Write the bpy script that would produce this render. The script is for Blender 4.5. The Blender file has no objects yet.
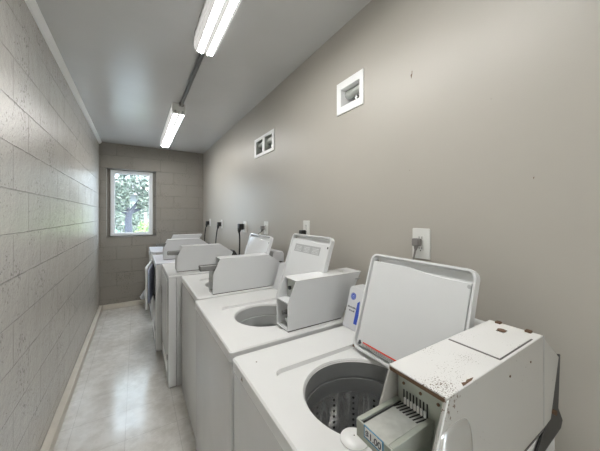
import bpy, bmesh, math, random
from mathutils import Vector, Matrix
random.seed(7)
PI = math.pi
SC = bpy.context.scene
COL = SC.collection

# ------------------------------------------------------------------ sizes
WL, WR = -0.478, 1.042        # faces of the left and right walls
YE, YB = 5.03, -2.70          # faces of the end wall and of the wall behind
ZF, ZC = -0.045, 2.517        # floor, ceiling
H = 1.40                      # eye height

# ------------------------------------------------------------------ materials
def new_mat(name):
    m = bpy.data.materials.new(name); m.use_nodes = True
    nt = m.node_tree; b = nt.nodes['Principled BSDF']
    return m, nt, b
def N(nt, t, **kw):
    n = nt.nodes.new(t)
    for k, v in kw.items(): setattr(n, k, v)
    return n
def math_node(nt, op, a, b=None):
    n = N(nt, 'ShaderNodeMath', operation=op)
    for i, v in enumerate((a, b)):
        if v is None: continue
        if isinstance(v, (int, float)): n.inputs[i].default_value = v
        else: nt.links.new(v, n.inputs[i])
    return n.outputs[0]
def mixc(nt, fac, a, b, blend='MIX'):
    n = N(nt, 'ShaderNodeMix', data_type='RGBA', blend_type=blend)
    for sock, v in ((n.inputs[0], fac), (n.inputs[6], a), (n.inputs[7], b)):
        if isinstance(v, (int, float)): sock.default_value = v
        elif isinstance(v, tuple): sock.default_value = (v[0], v[1], v[2], 1)
        else: nt.links.new(v, sock)
    return n.outputs[2]
def ramp(nt, src, stops):
    r = N(nt, 'ShaderNodeValToRGB')
    while len(r.color_ramp.elements) < len(stops): r.color_ramp.elements.new(0.5)
    for e, (p, c) in zip(r.color_ramp.elements, stops):
        e.position = p; e.color = (c, c, c, 1) if not isinstance(c, tuple) else (*c, 1)
    nt.links.new(src, r.inputs[0]); return r.outputs[0]
def noise(nt, scale, detail=3, vec=None, rough=0.5):
    n = N(nt, 'ShaderNodeTexNoise'); n.inputs['Scale'].default_value = scale
    n.inputs['Detail'].default_value = detail; n.inputs['Roughness'].default_value = rough
    if vec is not None: nt.links.new(vec, n.inputs['Vector'])
    return n.outputs['Fac']
def objco(nt):
    return N(nt, 'ShaderNodeTexCoord').outputs['Object']
def bump(nt, b, hgt, strength=0.3, dist=0.004):
    n = N(nt, 'ShaderNodeBump'); n.inputs['Strength'].default_value = strength
    n.inputs['Distance'].default_value = dist
    nt.links.new(hgt, n.inputs['Height']); nt.links.new(n.outputs[0], b.inputs['Normal'])

def simple(name, col, rough=0.5, metal=0.0, var=0.06, scale=12, bmp=0.0, bscale=60, spec=0.5):
    """plain surface with a little procedural unevenness"""
    m, nt, b = new_mat(name)
    co = objco(nt)
    f = noise(nt, scale, 3, co)
    lo = tuple(c*(1-var) for c in col); hi = tuple(min(1, c*(1+var)) for c in col)
    nt.links.new(mixc(nt, f, lo, hi), b.inputs['Base Color'])
    b.inputs['Roughness'].default_value = rough; b.inputs['Metallic'].default_value = metal
    b.inputs['Specular IOR Level'].default_value = spec
    if bmp: bump(nt, b, noise(nt, bscale, 4, co), bmp, 0.002)
    return m

def enamel(name, col, rough=0.25, chips=0.0, chip_scale=90, chip_col=(0.13, 0.09, 0.06), spec=0.5):
    m, nt, b = new_mat(name); co = objco(nt)
    f = noise(nt, 6, 4, co)
    base = mixc(nt, f, tuple(c*0.95 for c in col), tuple(min(1, c*1.03) for c in col))
    if chips:
        a = noise(nt, chip_scale, 3, co, 0.6); k = noise(nt, 11, 2, co)
        s = math_node(nt, 'ADD', math_node(nt, 'MULTIPLY', a, 1.0), math_node(nt, 'MULTIPLY', k, 0.55))
        mask = ramp(nt, s, [(0.0, 0.0), (chips, 0.0), (min(0.999, chips+0.025), 1.0)])
        base = mixc(nt, mask, base, chip_col)
    nt.links.new(base, b.inputs['Base Color'])
    b.inputs['Roughness'].default_value = rough
    b.inputs['Specular IOR Level'].default_value = spec
    nt.links.new(ramp(nt, noise(nt, 3, 4, co), [(0.3, rough*0.92), (0.7, rough*1.1)]), b.inputs['Roughness'])
    return m

def block_wall(name, axis, col, rough, off):
    """painted concrete block: running bond joints, pitted paint"""
    m, nt, b = new_mat(name); co = objco(nt)
    sep = N(nt, 'ShaderNodeSeparateXYZ'); nt.links.new(co, sep.inputs[0])
    cmb = N(nt, 'ShaderNodeCombineXYZ')
    nt.links.new(math_node(nt, 'ADD', sep.outputs[axis], off[0]), cmb.inputs[0])
    nt.links.new(math_node(nt, 'ADD', sep.outputs[2], off[1]), cmb.inputs[1])
    wob = N(nt, 'ShaderNodeVectorMath', operation='MULTIPLY_ADD')
    wn = N(nt, 'ShaderNodeTexNoise'); wn.inputs['Scale'].default_value = 9; nt.links.new(co, wn.inputs['Vector'])
    nt.links.new(wn.outputs['Color'], wob.inputs[0]); wob.inputs[1].default_value = (0.007, 0.007, 0); nt.links.new(cmb.outputs[0], wob.inputs[2])
    br = N(nt, 'ShaderNodeTexBrick'); nt.links.new(wob.outputs[0], br.inputs['Vector'])
    br.inputs['Scale'].default_value = 1; br.inputs['Brick Width'].default_value = 0.406
    br.inputs['Row Height'].default_value = 0.203; br.inputs['Mortar Size'].default_value = 0.004
    br.inputs['Mortar Smooth'].default_value = 0.5; br.inputs['Bias'].default_value = 0
    br.inputs['Color1'].default_value = (0.42, 0.42, 0.42, 1); br.inputs['Color2'].default_value = (0.58, 0.58, 0.58, 1)
    br.inputs['Mortar'].default_value = (0.5, 0.5, 0.5, 1)
    blk = br.outputs['Color']; mort = br.outputs['Fac']
    base = mixc(nt, blk, tuple(c*0.88 for c in col), tuple(c*1.12 for c in col))
    patch = ramp(nt, noise(nt, 5, 4, co), [(0.35, 0.0), (0.6, 1.0)])
    base = mixc(nt, math_node(nt, 'MULTIPLY', mort, math_node(nt, 'MULTIPLY', patch, 0.45)), base, tuple(c*0.35 for c in col))
    pits = ramp(nt, math_node(nt, 'ADD', noise(nt, 70, 3, co), math_node(nt, 'MULTIPLY', noise(nt, 4, 3, co), 0.5)), [(0.0, 0.0), (0.90, 0.0), (0.94, 1.0)])
    base = mixc(nt, math_node(nt, 'MULTIPLY', pits, 0.6), base, tuple(c*0.4 for c in col))
    nt.links.new(base, b.inputs['Base Color'])
    b.inputs['Roughness'].default_value = rough
    h1 = math_node(nt, 'MULTIPLY', mort, -1.0)
    h2 = math_node(nt, 'MULTIPLY', noise(nt, 45, 5, co, 0.6), 0.55)
    h3 = math_node(nt, 'MULTIPLY', noise(nt, 7, 3, co), 1.2)
    h4 = math_node(nt, 'MULTIPLY', N_sep(nt, blk), 1.2)
    hs = math_node(nt, 'ADD', math_node(nt, 'ADD', h1, h2), math_node(nt, 'ADD', h3, h4))
    bump(nt, b, hs, 0.9, 0.007)
    return m
def N_sep(nt, c):
    s = N(nt, 'ShaderNodeRGBToBW'); nt.links.new(c, s.inputs[0]); return s.outputs[0]

def floor_mat():
    m, nt, b = new_mat('vinyl_tile'); co = objco(nt)
    mp = N(nt, 'ShaderNodeMapping'); nt.links.new(co, mp.inputs[0]); mp.inputs['Location'].default_value = (0.06, 0.10, 0)
    br = N(nt, 'ShaderNodeTexBrick'); nt.links.new(mp.outputs[0], br.inputs['Vector'])
    br.offset = 0.0; br.squash = 1.0
    for k, v in (('Scale', 1), ('Brick Width', 0.305), ('Row Height', 0.305), ('Mortar Size', 0.0016), ('Mortar Smooth', 0.2), ('Bias', 0)):
        br.inputs[k].default_value = v
    br.inputs['Color1'].default_value = (0.35, 0.35, 0.35, 1); br.inputs['Color2'].default_value = (0.65, 0.65, 0.65, 1)
    br.inputs['Mortar'].default_value = (0.4, 0.4, 0.4, 1)
    marb = noise(nt, 16, 6, co, 0.65)
    base = mixc(nt, br.outputs['Color'], (0.68, 0.665, 0.635), (0.80, 0.785, 0.755))
    base = mixc(nt, math_node(nt, 'MULTIPLY', ramp(nt, marb, [(0.42, 0.0), (0.62, 1.0)]), 0.5), base, (0.52, 0.50, 0.46))
    scuff = ramp(nt, noise(nt, 2.6, 7, co, 0.75), [(0.42, 0.0), (0.72, 1.0)])
    base = mixc(nt, math_node(nt, 'MULTIPLY', scuff, 0.6), base, (0.42, 0.385, 0.33))
    base = mixc(nt, math_node(nt, 'MULTIPLY', br.outputs['Fac'], 0.45), base, (0.28, 0.26, 0.23))
    nt.links.new(base, b.inputs['Base Color'])
    nt.links.new(ramp(nt, noise(nt, 9, 5, co, 0.7), [(0.3, 0.10), (0.7, 0.26)]), b.inputs['Roughness'])
    b.inputs['Specular IOR Level'].default_value = 0.6
    bump(nt, b, math_node(nt, 'ADD', math_node(nt, 'MULTIPLY', br.outputs['Fac'], -1.0), math_node(nt, 'MULTIPLY', noise(nt, 30, 4, co), 0.5)), 0.25, 0.0015)
    return m

def emit(name, col, strength):
    m, nt, b = new_mat(name)
    b.inputs['Base Color'].default_value = (0.35, 0.35, 0.35, 1)
    b.inputs['Emission Color'].default_value = (*col, 1); b.inputs['Emission Strength'].default_value = strength
    b.inputs['Roughness'].default_value = 0.35
    return m

def steel_basket():
    m, nt, b = new_mat('stainless_steel'); co = objco(nt)
    f = noise(nt, 25, 4, co)
    nt.links.new(mixc(nt, f, (0.62, 0.62, 0.61), (0.82, 0.82, 0.81)), b.inputs['Base Color'])
    b.inputs['Metallic'].default_value = 0.8; b.inputs['Roughness'].default_value = 0.2
    return m
def glass_mat():
    m = bpy.data.materials.new('window_glass'); m.use_nodes = True; nt = m.node_tree
    for n in list(nt.nodes): nt.nodes.remove(n)
    o = N(nt, 'ShaderNodeOutputMaterial'); t = N(nt, 'ShaderNodeBsdfTransparent'); g = N(nt, 'ShaderNodeBsdfGlossy')
    g.inputs['Roughness'].default_value = 0.03; t.inputs[0].default_value = (0.96, 0.98, 0.98, 1)
    mx = N(nt, 'ShaderNodeMixShader'); mx.inputs[0].default_value = 0.06
    nt.links.new(t.outputs[0], mx.inputs[1]); nt.links.new(g.outputs[0], mx.inputs[2]); nt.links.new(mx.outputs[0], o.inputs[0])
    return m
def leaf_mat(name, lo, hi):
    m, nt, b = new_mat(name); co = objco(nt)
    nt.links.new(mixc(nt, ramp(nt, noise(nt, 3.5, 4, co), [(0.35, 0.0), (0.65, 1.0)]), lo, hi), b.inputs['Base Color'])
    b.inputs['Roughness'].default_value = 0.5
    return m

GREIGE = (0.43, 0.405, 0.36)
M = dict(
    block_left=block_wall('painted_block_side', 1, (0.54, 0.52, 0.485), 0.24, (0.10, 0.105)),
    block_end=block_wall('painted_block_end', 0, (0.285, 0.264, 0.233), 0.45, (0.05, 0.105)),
    drywall=simple('greige_drywall_paint', GREIGE, 0.42, var=0.03, scale=3, bmp=0.08, bscale=140),
    ceiling=simple('grey_ceiling_paint', (0.62, 0.62, 0.615), 0.26, var=0.05, scale=2.5, bmp=0.9, bscale=7),
    floor=floor_mat(),
    seam=simple('dark_seam_gap_shadow', (0.10, 0.095, 0.09), 0.7),  # shared by the panel seam and the painted gap shadow under the cases
    slidedark=simple('dark_zinc', (0.20, 0.20, 0.195), 0.45, 0.3, var=0.2, scale=40),
    base=simple('beige_curb_paint', (0.62, 0.58, 0.51), 0.5, var=0.12, scale=10, bmp=0.1),
    trim=simple('white_trim_paint', (0.90, 0.90, 0.89), 0.4, var=0.04),
    white=enamel('white_enamel', (0.68, 0.685, 0.685), 0.24),
    cabinet=enamel('white_cabinet_enamel', (0.60, 0.60, 0.595), 0.22),
    deck=enamel('white_deck_enamel', (0.70, 0.70, 0.69), 0.3),
    boxw=enamel('white_box_enamel', (0.64, 0.65, 0.655), 0.33),
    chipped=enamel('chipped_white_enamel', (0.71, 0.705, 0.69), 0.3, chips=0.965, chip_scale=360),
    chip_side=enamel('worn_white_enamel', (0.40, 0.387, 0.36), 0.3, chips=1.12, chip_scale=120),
    lid=enamel('lid_enamel', (0.66, 0.67, 0.67), 0.3),
    shiny=enamel('glossy_lid_enamel', (0.76, 0.77, 0.78), 0.07, spec=0.9),
    lidband=simple('lid_grey_band', (0.42, 0.43, 0.42), 0.45),
    console=simple('console_plastic', (0.56, 0.565, 0.575), 0.4, var=0.03),
    blue=simple('badge_blue', (0.03, 0.075, 0.42), 0.4),
    badge=simple('badge_pale_ink', (0.55, 0.60, 0.75), 0.4),
    ink=simple('label_ink', (0.10, 0.10, 0.11), 0.6),
    labelgrey=simple('label_grey', (0.40, 0.41, 0.41), 0.5, var=0.1, scale=80),
    red=simple('label_red', (0.70, 0.045, 0.02), 0.45),
    paperw=simple('sticker_paper', (0.78, 0.78, 0.76), 0.5),
    stickblue=simple('sticker_blue', (0.02, 0.20, 0.38), 0.4),
    olive=simple('grey_green_metal', (0.42, 0.44, 0.39), 0.36, 0.55, var=0.18, scale=40),
    zinc=simple('worn_zinc', (0.52, 0.53, 0.50), 0.36, 0.6, var=0.25, scale=60, bmp=0.05),
    darkslot=simple('slot_black', (0.012, 0.012, 0.012), 0.7),
    steel=simple('grey_steel', (0.50, 0.50, 0.49), 0.25, 0.9, var=0.12, scale=20),
    bulge=simple('dull_steel_bulge', (0.60, 0.595, 0.58), 0.22, 0.75, var=0.1, scale=20),
    rust=simple('rusty_steel', (0.15, 0.09, 0.055), 0.7, 0.3, var=0.3, scale=200),
    black=simple('black_plastic', (0.012, 0.012, 0.012), 0.45),
    rubber=simple('dark_rubber', (0.03, 0.03, 0.03), 0.6),
    greyplug=simple('grey_plug', (0.20, 0.19, 0.18), 0.5),
    tubdark=simple('tub_grey_plastic', (0.25, 0.255, 0.255), 0.3, var=0.1),
    tublight=simple('tub_pale_plastic', (0.55, 0.555, 0.55), 0.4, var=0.06),
    basket=steel_basket(),
    agit=simple('agitator_grey', (0.25, 0.26, 0.27), 0.4),
    plate=simple('outlet_plastic', (0.72, 0.72, 0.69), 0.35, var=0.02),
    ventw=simple('vent_frame_white', (0.85, 0.855, 0.85), 0.4, var=0.02),
    duct=simple('galvanised_duct', (0.50, 0.52, 0.49), 0.4, 0.5, var=0.2, scale=25),
    housing=simple('fixture_white_metal', (0.74, 0.74, 0.72), 0.35, var=0.03),
    lens=emit('fluorescent_lens', (1.0, 0.985, 0.94), 0.16),
    tube=emit('fluorescent_lobe', (1.0, 0.99, 0.965), 19.0),
    conduit=simple('conduit_paint', (0.11, 0.11, 0.105), 0.35, 0.2, var=0.1),
    vinyl=simple('window_vinyl', (0.80, 0.81, 0.82), 0.35, var=0.02),
    glass=glass_mat(),
    bag=simple('white_plastic_bag', (0.80, 0.83, 0.88), 0.35, var=0.08, scale=30),
    bluegrey=simple('door_liner_blue_grey', (0.36, 0.39, 0.50), 0.3, var=0.3, scale=12),
    skytop=simple('dryer_top_window_tint', (0.70, 0.715, 0.78), 0.25, var=0.05),  # white tops with the window's bluish reflection painted into the colour
    bark=simple('bark', (0.055, 0.06, 0.08), 0.9, var=0.4, scale=14, bmp=0.6, bscale=18),
    leafA=leaf_mat('leaf_pale_green', (0.06, 0.085, 0.065), (0.22, 0.26, 0.21)),
    leafB=leaf_mat('leaf_bright_green', (0.14, 0.23, 0.06), (0.30, 0.38, 0.16)),
    leafC=leaf_mat('leaf_dark_green', (0.05, 0.15, 0.12), (0.14, 0.28, 0.18)),
    grass=leaf_mat('pale_yard', (0.36, 0.37, 0.38), (0.46, 0.47, 0.47)),
    post=simple('post_paint', (0.42, 0.36, 0.31), 0.6),
    stucco=simple('stucco', (0.62, 0.60, 0.56), 0.8),
    housewall=simple('house_siding', (0.16, 0.17, 0.17), 0.8),
    roofing=simple('roofing', (0.25, 0.24, 0.24), 0.8),
    door=simple('door_paint', (0.50, 0.49, 0.46), 0.4),
)

# ------------------------------------------------------------------ mesh tools
class MB:
    def __init__(s, org=(0, 0, 0)): s.v = []; s.f = []; s.o = Vector(org)
    def add(s, vs, fs):
        k = len(s.v); s.v += [Vector(p) for p in vs]; s.f += [[i+k for i in f] for f in fs]; return s
    def box(s, x0, x1, y0, y1, z0, z1):
        vs = [(x, y, z) for x in (x0, x1) for y in (y0, y1) for z in (z0, z1)]
        return s.add(vs, [(0, 1, 3, 2), (4, 6, 7, 5), (0, 4, 5, 1), (2, 3, 7, 6), (0, 2, 6, 4), (1, 5, 7, 3)])
    def prism(s, poly, axis, a0, a1):
        """poly in the two other axes, extruded along axis from a0 to a1"""
        def P(p, a):
            if axis == 'x': return (a, p[0], p[1])
            if axis == 'y': return (p[0], a, p[1])
            return (p[0], p[1], a)
        n = len(poly)
        vs = [P(p, a0) for p in poly] + [P(p, a1) for p in poly]
        fs = [tuple(range(n)), tuple(range(2*n-1, n-1, -1))] + [(i, i+n, (i+1) % n+n, (i+1) % n) for i in range(n)]
        return s.add(vs, fs)
    def lathe(s, prof, cx, cy, n=64, fn=None, axis='z'):
        """prof: (r, z) pairs; fn(r, z, ang) may modulate the radius"""
        vs = []
        for r, z in prof:
            for i in range(n):
                a = 2*PI*i/n; rr = fn(r, z, a) if fn else r
                p = (rr*math.cos(a), rr*math.sin(a), z)
                if axis == 'x': p = (p[2], p[0], p[1])
                elif axis == 'y': p = (p[0], p[2], p[1])
                vs.append((p[0]+cx[0], p[1]+cx[1], p[2]+cx[2]) if isinstance(cx, tuple) else (p[0]+cx, p[1]+cy, p[2]))
        fs = []
        for j in range(len(prof)-1):
            for i in range(n):
                fs.append((j*n+i, j*n+(i+1) % n, (j+1)*n+(i+1) % n, (j+1)*n+i))
        return s.add(vs, fs)
    def cyl(s, c, r, a0, a1, axis='z', n=24, r1=None):
        r1 = r if r1 is None else r1
        s.lathe([(r, a0), (r1, a1)], tuple(c), 0, n, axis=axis)
        k = len(s.v)-2*n
        s.f.append(list(range(k+n-1, k-1, -1))); s.f.append(list(range(k+n, k+2*n))); return s
    def tube(s, pts, r, n=10):
        pts = [Vector(p) for p in pts]; rings = []
        rr = r if isinstance(r, (list, tuple)) else [r]*len(pts)
        for i, p in enumerate(pts):
            t = (pts[min(i+1, len(pts)-1)]-pts[max(i-1, 0)]).normalized()
            u = t.cross(Vector((0.31, 0.17, 1)).normalized())
            if u.length < 0.05: u = t.cross(Vector((1, 0, 0)))
            u.normalize(); w = t.cross(u)
            rings.append([p+(u*math.cos(2*PI*k/n)+w*math.sin(2*PI*k/n))*rr[i] for k in range(n)])
        vs = [q for ring in rings for q in ring]
        fs = [(j*n+k, j*n+(k+1) % n, (j+1)*n+(k+1) % n, (j+1)*n+k) for j in range(len(pts)-1) for k in range(n)]
        fs += [tuple(range(n-1, -1, -1)), tuple(range((len(pts)-1)*n, len(pts)*n))]
        return s.add(vs, fs)
    def xform(s, mat):
        s.v = [mat @ p for p in s.v]; return s
    def build(s, name, mat, parent=None, bevel=0.0, smooth=True, seg=2, angle=35):
        me = bpy.data.meshes.new(name); bm = bmesh.new()
        bv = [bm.verts.new(p-s.o) for p in s.v]
        for f in s.f:
            try: bm.faces.new([bv[i] for i in f])
            except ValueError: pass
        bmesh.ops.recalc_face_normals(bm, faces=bm.faces)
        bm.to_mesh(me); bm.free()
        me.materials.append(mat)
        if smooth:
            me.polygons.foreach_set('use_smooth', [True]*len(me.polygons))
            me.set_sharp_from_angle(angle=math.radians(angle))
        o = bpy.data.objects.new(name, me); COL.objects.link(o)
        if parent is not None: o.parent = parent
        else: o.location = s.o
        if bevel:
            b = o.modifiers.new('Bevel', 'BEVEL'); b.width = bevel; b.segments = seg; b.limit_method = 'ANGLE'; b.angle_limit = math.radians(40)
            b.harden_normals = False
        return o

def tag(o, label=None, cat=None, group=None, kind=None):
    if label: o['label'] = label
    if cat: o['category'] = cat
    if group: o['group'] = group
    if kind: o['kind'] = kind
    return o
def thing(name, loc, label, cat, group=None):
    o = bpy.data.objects.new(name, None); COL.objects.link(o); o.location = loc; o.empty_display_size = 0.1
    return tag(o, label, cat, group)
def struct(o): o['kind'] = 'structure'; return o

def rrect(x0, x1, y0, y1, r, n=6):
    out = []
    for cx, cy, a0 in ((x1-r, y1-r, 0), (x0+r, y1-r, 90), (x0+r, y0+r, 180), (x1-r, y0+r, 270)):
        for i in range(n+1):
            a = math.radians(a0+90*i/n); out.append((cx+r*math.cos(a), cy+r*math.sin(a)))
    return out
def fill(outer, holes, z):
    """flat face at height z with holes; returns verts, faces"""
    bm = bmesh.new(); eds = []
    for loop in [outer]+holes:
        vs = [bm.verts.new((p[0], p[1], z)) for p in loop]
        eds += [bm.edges.new((vs[i], vs[(i+1) % len(vs)])) for i in range(len(vs))]
    bmesh.ops.triangle_fill(bm, edges=eds, use_beauty=True)
    bm.verts.index_update()
    vs = [v.co.copy() for v in bm.verts]; fs = [[v.index for v in f.verts] for f in bm.faces]; bm.free()
    return vs, fs
def slab_with_holes(mb, plane, a, b, c, d, t0, t1, holes):
    """slab spanning a..b by c..d with rectangular holes, t0..t1 thick; plane 'x' = in Y,Z; 'y' = in X,Z"""
    us = sorted({a, b} | {h[0] for h in holes} | {h[1] for h in holes})
    ws = sorted({c, d} | {h[2] for h in holes} | {h[3] for h in holes})
    inh = lambda u, w: any(h[0] < u < h[1] and h[2] < w < h[3] for h in holes) or not (a < u < b and c < w < d)
    def P(t, u, w): return (t, u, w) if plane == 'x' else (u, t, w)
    bmv = {}
    def V(t, u, w):
        k = (t, u, w)
        if k not in bmv: bmv[k] = len(mb.v); mb.v.append(Vector(P(t, u, w)))
        return bmv[k]
    for i in range(len(us)-1):
        for j in range(len(ws)-1):
            u0, u1, w0, w1 = us[i], us[i+1], ws[j], ws[j+1]
            if inh((u0+u1)/2, (w0+w1)/2): continue
            for t in (t0, t1): mb.f.append([V(t, u0, w0), V(t, u1, w0), V(t, u1, w1), V(t, u0, w1)])
            for (p, q, s0, s1, e0, e1) in (((u0+u1)/2, w0-1e-4, u0, u1, w0, w0), ((u0+u1)/2, w1+1e-4, u0, u1, w1, w1)):
                if inh(p, q): mb.f.append([V(t0, s0, e0), V(t0, s1, e1), V(t1, s1, e1), V(t1, s0, e0)])
            for (p, q, e) in ((u0-1e-4, (w0+w1)/2, u0), (u1+1e-4, (w0+w1)/2, u1)):
                if inh(p, q): mb.f.append([V(t0, e, w0), V(t0, e, w1), V(t1, e, w1), V(t1, e, w0)])
    return mb

# ------------------------------------------------------------------ the room
VENTS = [(1.045, 1.235, 2.015, 2.172), (2.15, 2.545, 1.995, 2.148)]
WIN = (-0.387, 0.285, 1.062, 2.122)
T = 0.20
FILL_DOOR = (YB+0.40, YB+1.35, ZF, 2.03)    # added unseen side doorway, open to let in fill daylight
struct(MB().box(WL-T, WR+T, YB-T, YE+T, ZF-0.15, ZF).build('floor', M['floor']))
struct(MB().box(WL-T, WR+T, YB-T, YE+T, ZC, ZC+0.18).build('ceiling', M['ceiling']))
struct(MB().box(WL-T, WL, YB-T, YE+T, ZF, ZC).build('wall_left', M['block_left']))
struct(slab_with_holes(MB(), 'x', YB-T, YE+T, ZF, ZC, WR, WR+T, VENTS+[FILL_DOOR]).build('wall_right', M['drywall'], smooth=False))
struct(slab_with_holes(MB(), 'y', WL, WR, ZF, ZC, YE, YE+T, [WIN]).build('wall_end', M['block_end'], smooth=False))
struct(MB().box(WL, WR, YB-T, YB, ZF, ZC).build('wall_back', M['drywall']))
dr = struct(MB().box(WR+T+0.005, WR+T+0.92, FILL_DOOR[1]+0.005, FILL_DOOR[1]+0.048, ZF+0.010, 2.025).build('added_door_1', M['door'], bevel=0.003))  # leaf of the added doorway, out of view
MB().cyl((WR+T+0.84, 0, 0.95), 0.026, FILL_DOOR[1]-0.05, FILL_DOOR[1]+0.005, axis='y').build('door_knob', M['steel'], dr)
struct(MB().box(WR+T+0.001, WR+T+8, -9, 2, ZF-0.2, ZF-0.012).build('paving', M['stucco']))
struct(MB().box(WL, WL+0.047, YB, YE, ZF, 0.027).build('baseboard_left', M['base'], bevel=0.006))
struct(MB().box(WL+0.047, 0.99, YE-0.045, YE, ZF, 0.024).build('baseboard_end', M['base'], bevel=0.006))
struct(MB().prism([(WL, ZC), (WL+0.034, ZC), (WL+0.030, ZC-0.016), (WL+0.012, ZC-0.034), (WL, ZC-0.036)], 'y', YB, YE).build('trim_1', M['trim']))
# small nicks in the drywall
NK = MB()
for (y, z, s) in ((0.741, 2.018, 0.011), (0.738, 2.034, 0.005), (0.315, 1.514, 0.004), (0.43, 1.80, 0.002), (0.75, 1.60, 0.002)):
    NK.prism([(y-s*0.35, z+s), (y+s*0.35, z+s*0.5), (y+s*0.1, z-s)], 'x', WR-0.0012, WR+0.002)
struct(NK.build('trim_2', M['rust'], smooth=False))

# window: white vinyl frame set back in the reveal
wf = MB((-0.05, YE+0.10, 1.06))
fx0, fx1, fz0, fz1 = -0.344, 0.240, 1.066, 2.116
slab_with_holes(wf, 'y', WIN[0], WIN[1], WIN[2], WIN[3], YE+0.125, YE+0.19, [(fx0, fx1, fz0, fz1)])
wr = struct(wf.build('window_1', M['block_end'], smooth=False))
a = MB((-0.05, YE+0.10, 1.06)); slab_with_holes(a, 'y', fx0, fx1, fz0, fz1, YE+0.095, YE+0.165, [(fx0+0.034, fx1-0.034, fz0+0.030, fz1-0.034)])
fr = a.build('window_frame', M['vinyl'], wr, bevel=0.004)
a = MB((-0.05, YE+0.10, 1.06)); slab_with_holes(a, 'y', fx0+0.034, fx1-0.034, fz0+0.030, fz1-0.034, YE+0.115, YE+0.15, [(fx0+0.058, fx1-0.058, fz0+0.052, fz1-0.058)])
sash = a.build('window_sash', M['vinyl'], wr, bevel=0.004)
a = MB((-0.05, YE+0.10, 1.06)); a.box(fx0+0.056, fx1-0.056, YE+0.130, YE+0.136, fz0+0.050, fz1-0.056); a.build('window_pane', M['glass'], sash)
MB((-0.05, YE+0.10, 1.06)).box(WIN[0]-0.012, WIN[1]+0.012, YE-0.014, YE+0.125, WIN[2]-0.012, WIN[2]).build('window_sill', M['block_end'], wr, bevel=0.003)

# ------------------------------------------------------------------ ceiling lights
def light_fixture(y0, y1, label):
    xc, w = 0.367, 0.062
    loc = (xc, (y0+y1)/2, ZC)
    r = thing('ceiling_light', loc, label, 'light', 'wraparound fluorescent lights on the ceiling')
    MB(loc).prism([(xc-w, ZC), (xc-w, ZC-0.035), (xc-w+0.012, ZC-0.058), (xc+w-0.012, ZC-0.058), (xc+w, ZC-0.035), (xc+w, ZC)], 'y', y0+0.006, y1-0.006).build('housing', M['housing'], r, bevel=0.002)
    # clear ribbed side skirts of the wraparound cover
    for s in (-1, 1):
        a = MB(loc); pr = []
        n = 9
        for i in range(n+1):
            z = ZC-0.032-0.056*i/n; x = xc+s*(w+0.002+(0.0022 if i % 2 else 0))
            pr.append((x, z))
        pr += [(xc+s*(w-0.008), ZC-0.088), (xc+s*(w-0.001), ZC-0.032)]
        a.prism(pr, 'y', y0+0.008, y1-0.008).build('lens_side', M['lens'], r, smooth=False)
    cov = [(xc-w, ZC-0.060), (xc-w, ZC-0.088)]+[(xc-w+0.010+(2*w-0.020)*k/10, ZC-0.1035-0.002*math.sin(PI*k/10)) for k in range(11)]+[(xc+w, ZC-0.088), (xc+w, ZC-0.060)]
    MB(loc).prism(cov, 'y', y0+0.010, y1-0.010).build('lens_cover', M['lens'], r)
    for s in (-1, 1):
        pr = [(xc+s*0.028+0.0175*math.cos(PI*k/8), ZC-0.103-0.0045*math.sin(PI*k/8)) for k in range(9)]
        MB(loc).prism(pr, 'y', y0+0.011, y1-0.004).build('lens_lobe', M['tube'], r)
    for ya, yb in ((y0, y0+0.010), (y1-0.010, y1)):
        cp = [(xc+w, ZC), (xc+w, ZC-0.080)]
        for s in (1, -1):
            cp += [(xc+s*0.030+0.0285*math.cos(PI*i/10), ZC-0.083-0.0255*math.sin(PI*i/10)) for i in range(11)]
        cp += [(xc-w, ZC-0.080), (xc-w, ZC)]
        cap = MB(loc).prism(cp, 'y', ya, yb).build('end_cap', M['housing'], r, bevel=0.001)
        yo = ya if ya == y0 else yb
        for s in (-1, 0, 1):
            MB(loc).cyl((xc+s*0.034, 0, ZC-0.080), 0.010 if s else 0.005, yo-0.0015, yo+0.0015, axis='y').build('socket_mark', M['labelgrey'], cap)
    return r
light_fixture(0.26, 1.735, 'long fluorescent ceiling light nearest the viewer, cut off by the top edge')
light_fixture(-2.35, -0.88, 'added unseen fluorescent ceiling light behind the viewer, for fill light')  # added fixture out of view, brightens the near sides
light_fixture(2.895, 4.40, 'far fluorescent ceiling light, near the window wall')
cd = thing('conduit', (0.385, 2.3, ZC), 'dark thin conduit pipe along the ceiling joining the two fluorescent lights', 'pipe')
MB((0.385, 2.3, ZC)).tube([(0.385, 1.735+0.0115*k, ZC-0.0165) for k in range(0, 101, 10)], 0.016, 14).build('pipe', M['conduit'], cd)
for y in (1.755, 2.87):
    MB((0.385, 2.3, ZC)).box(0.363, 0.407, y-0.022, y+0.022, ZC-0.030, ZC-0.0005).build('junction_box', M['conduit'] if y < 2 else M['steel'], cd, bevel=0.003)

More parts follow.
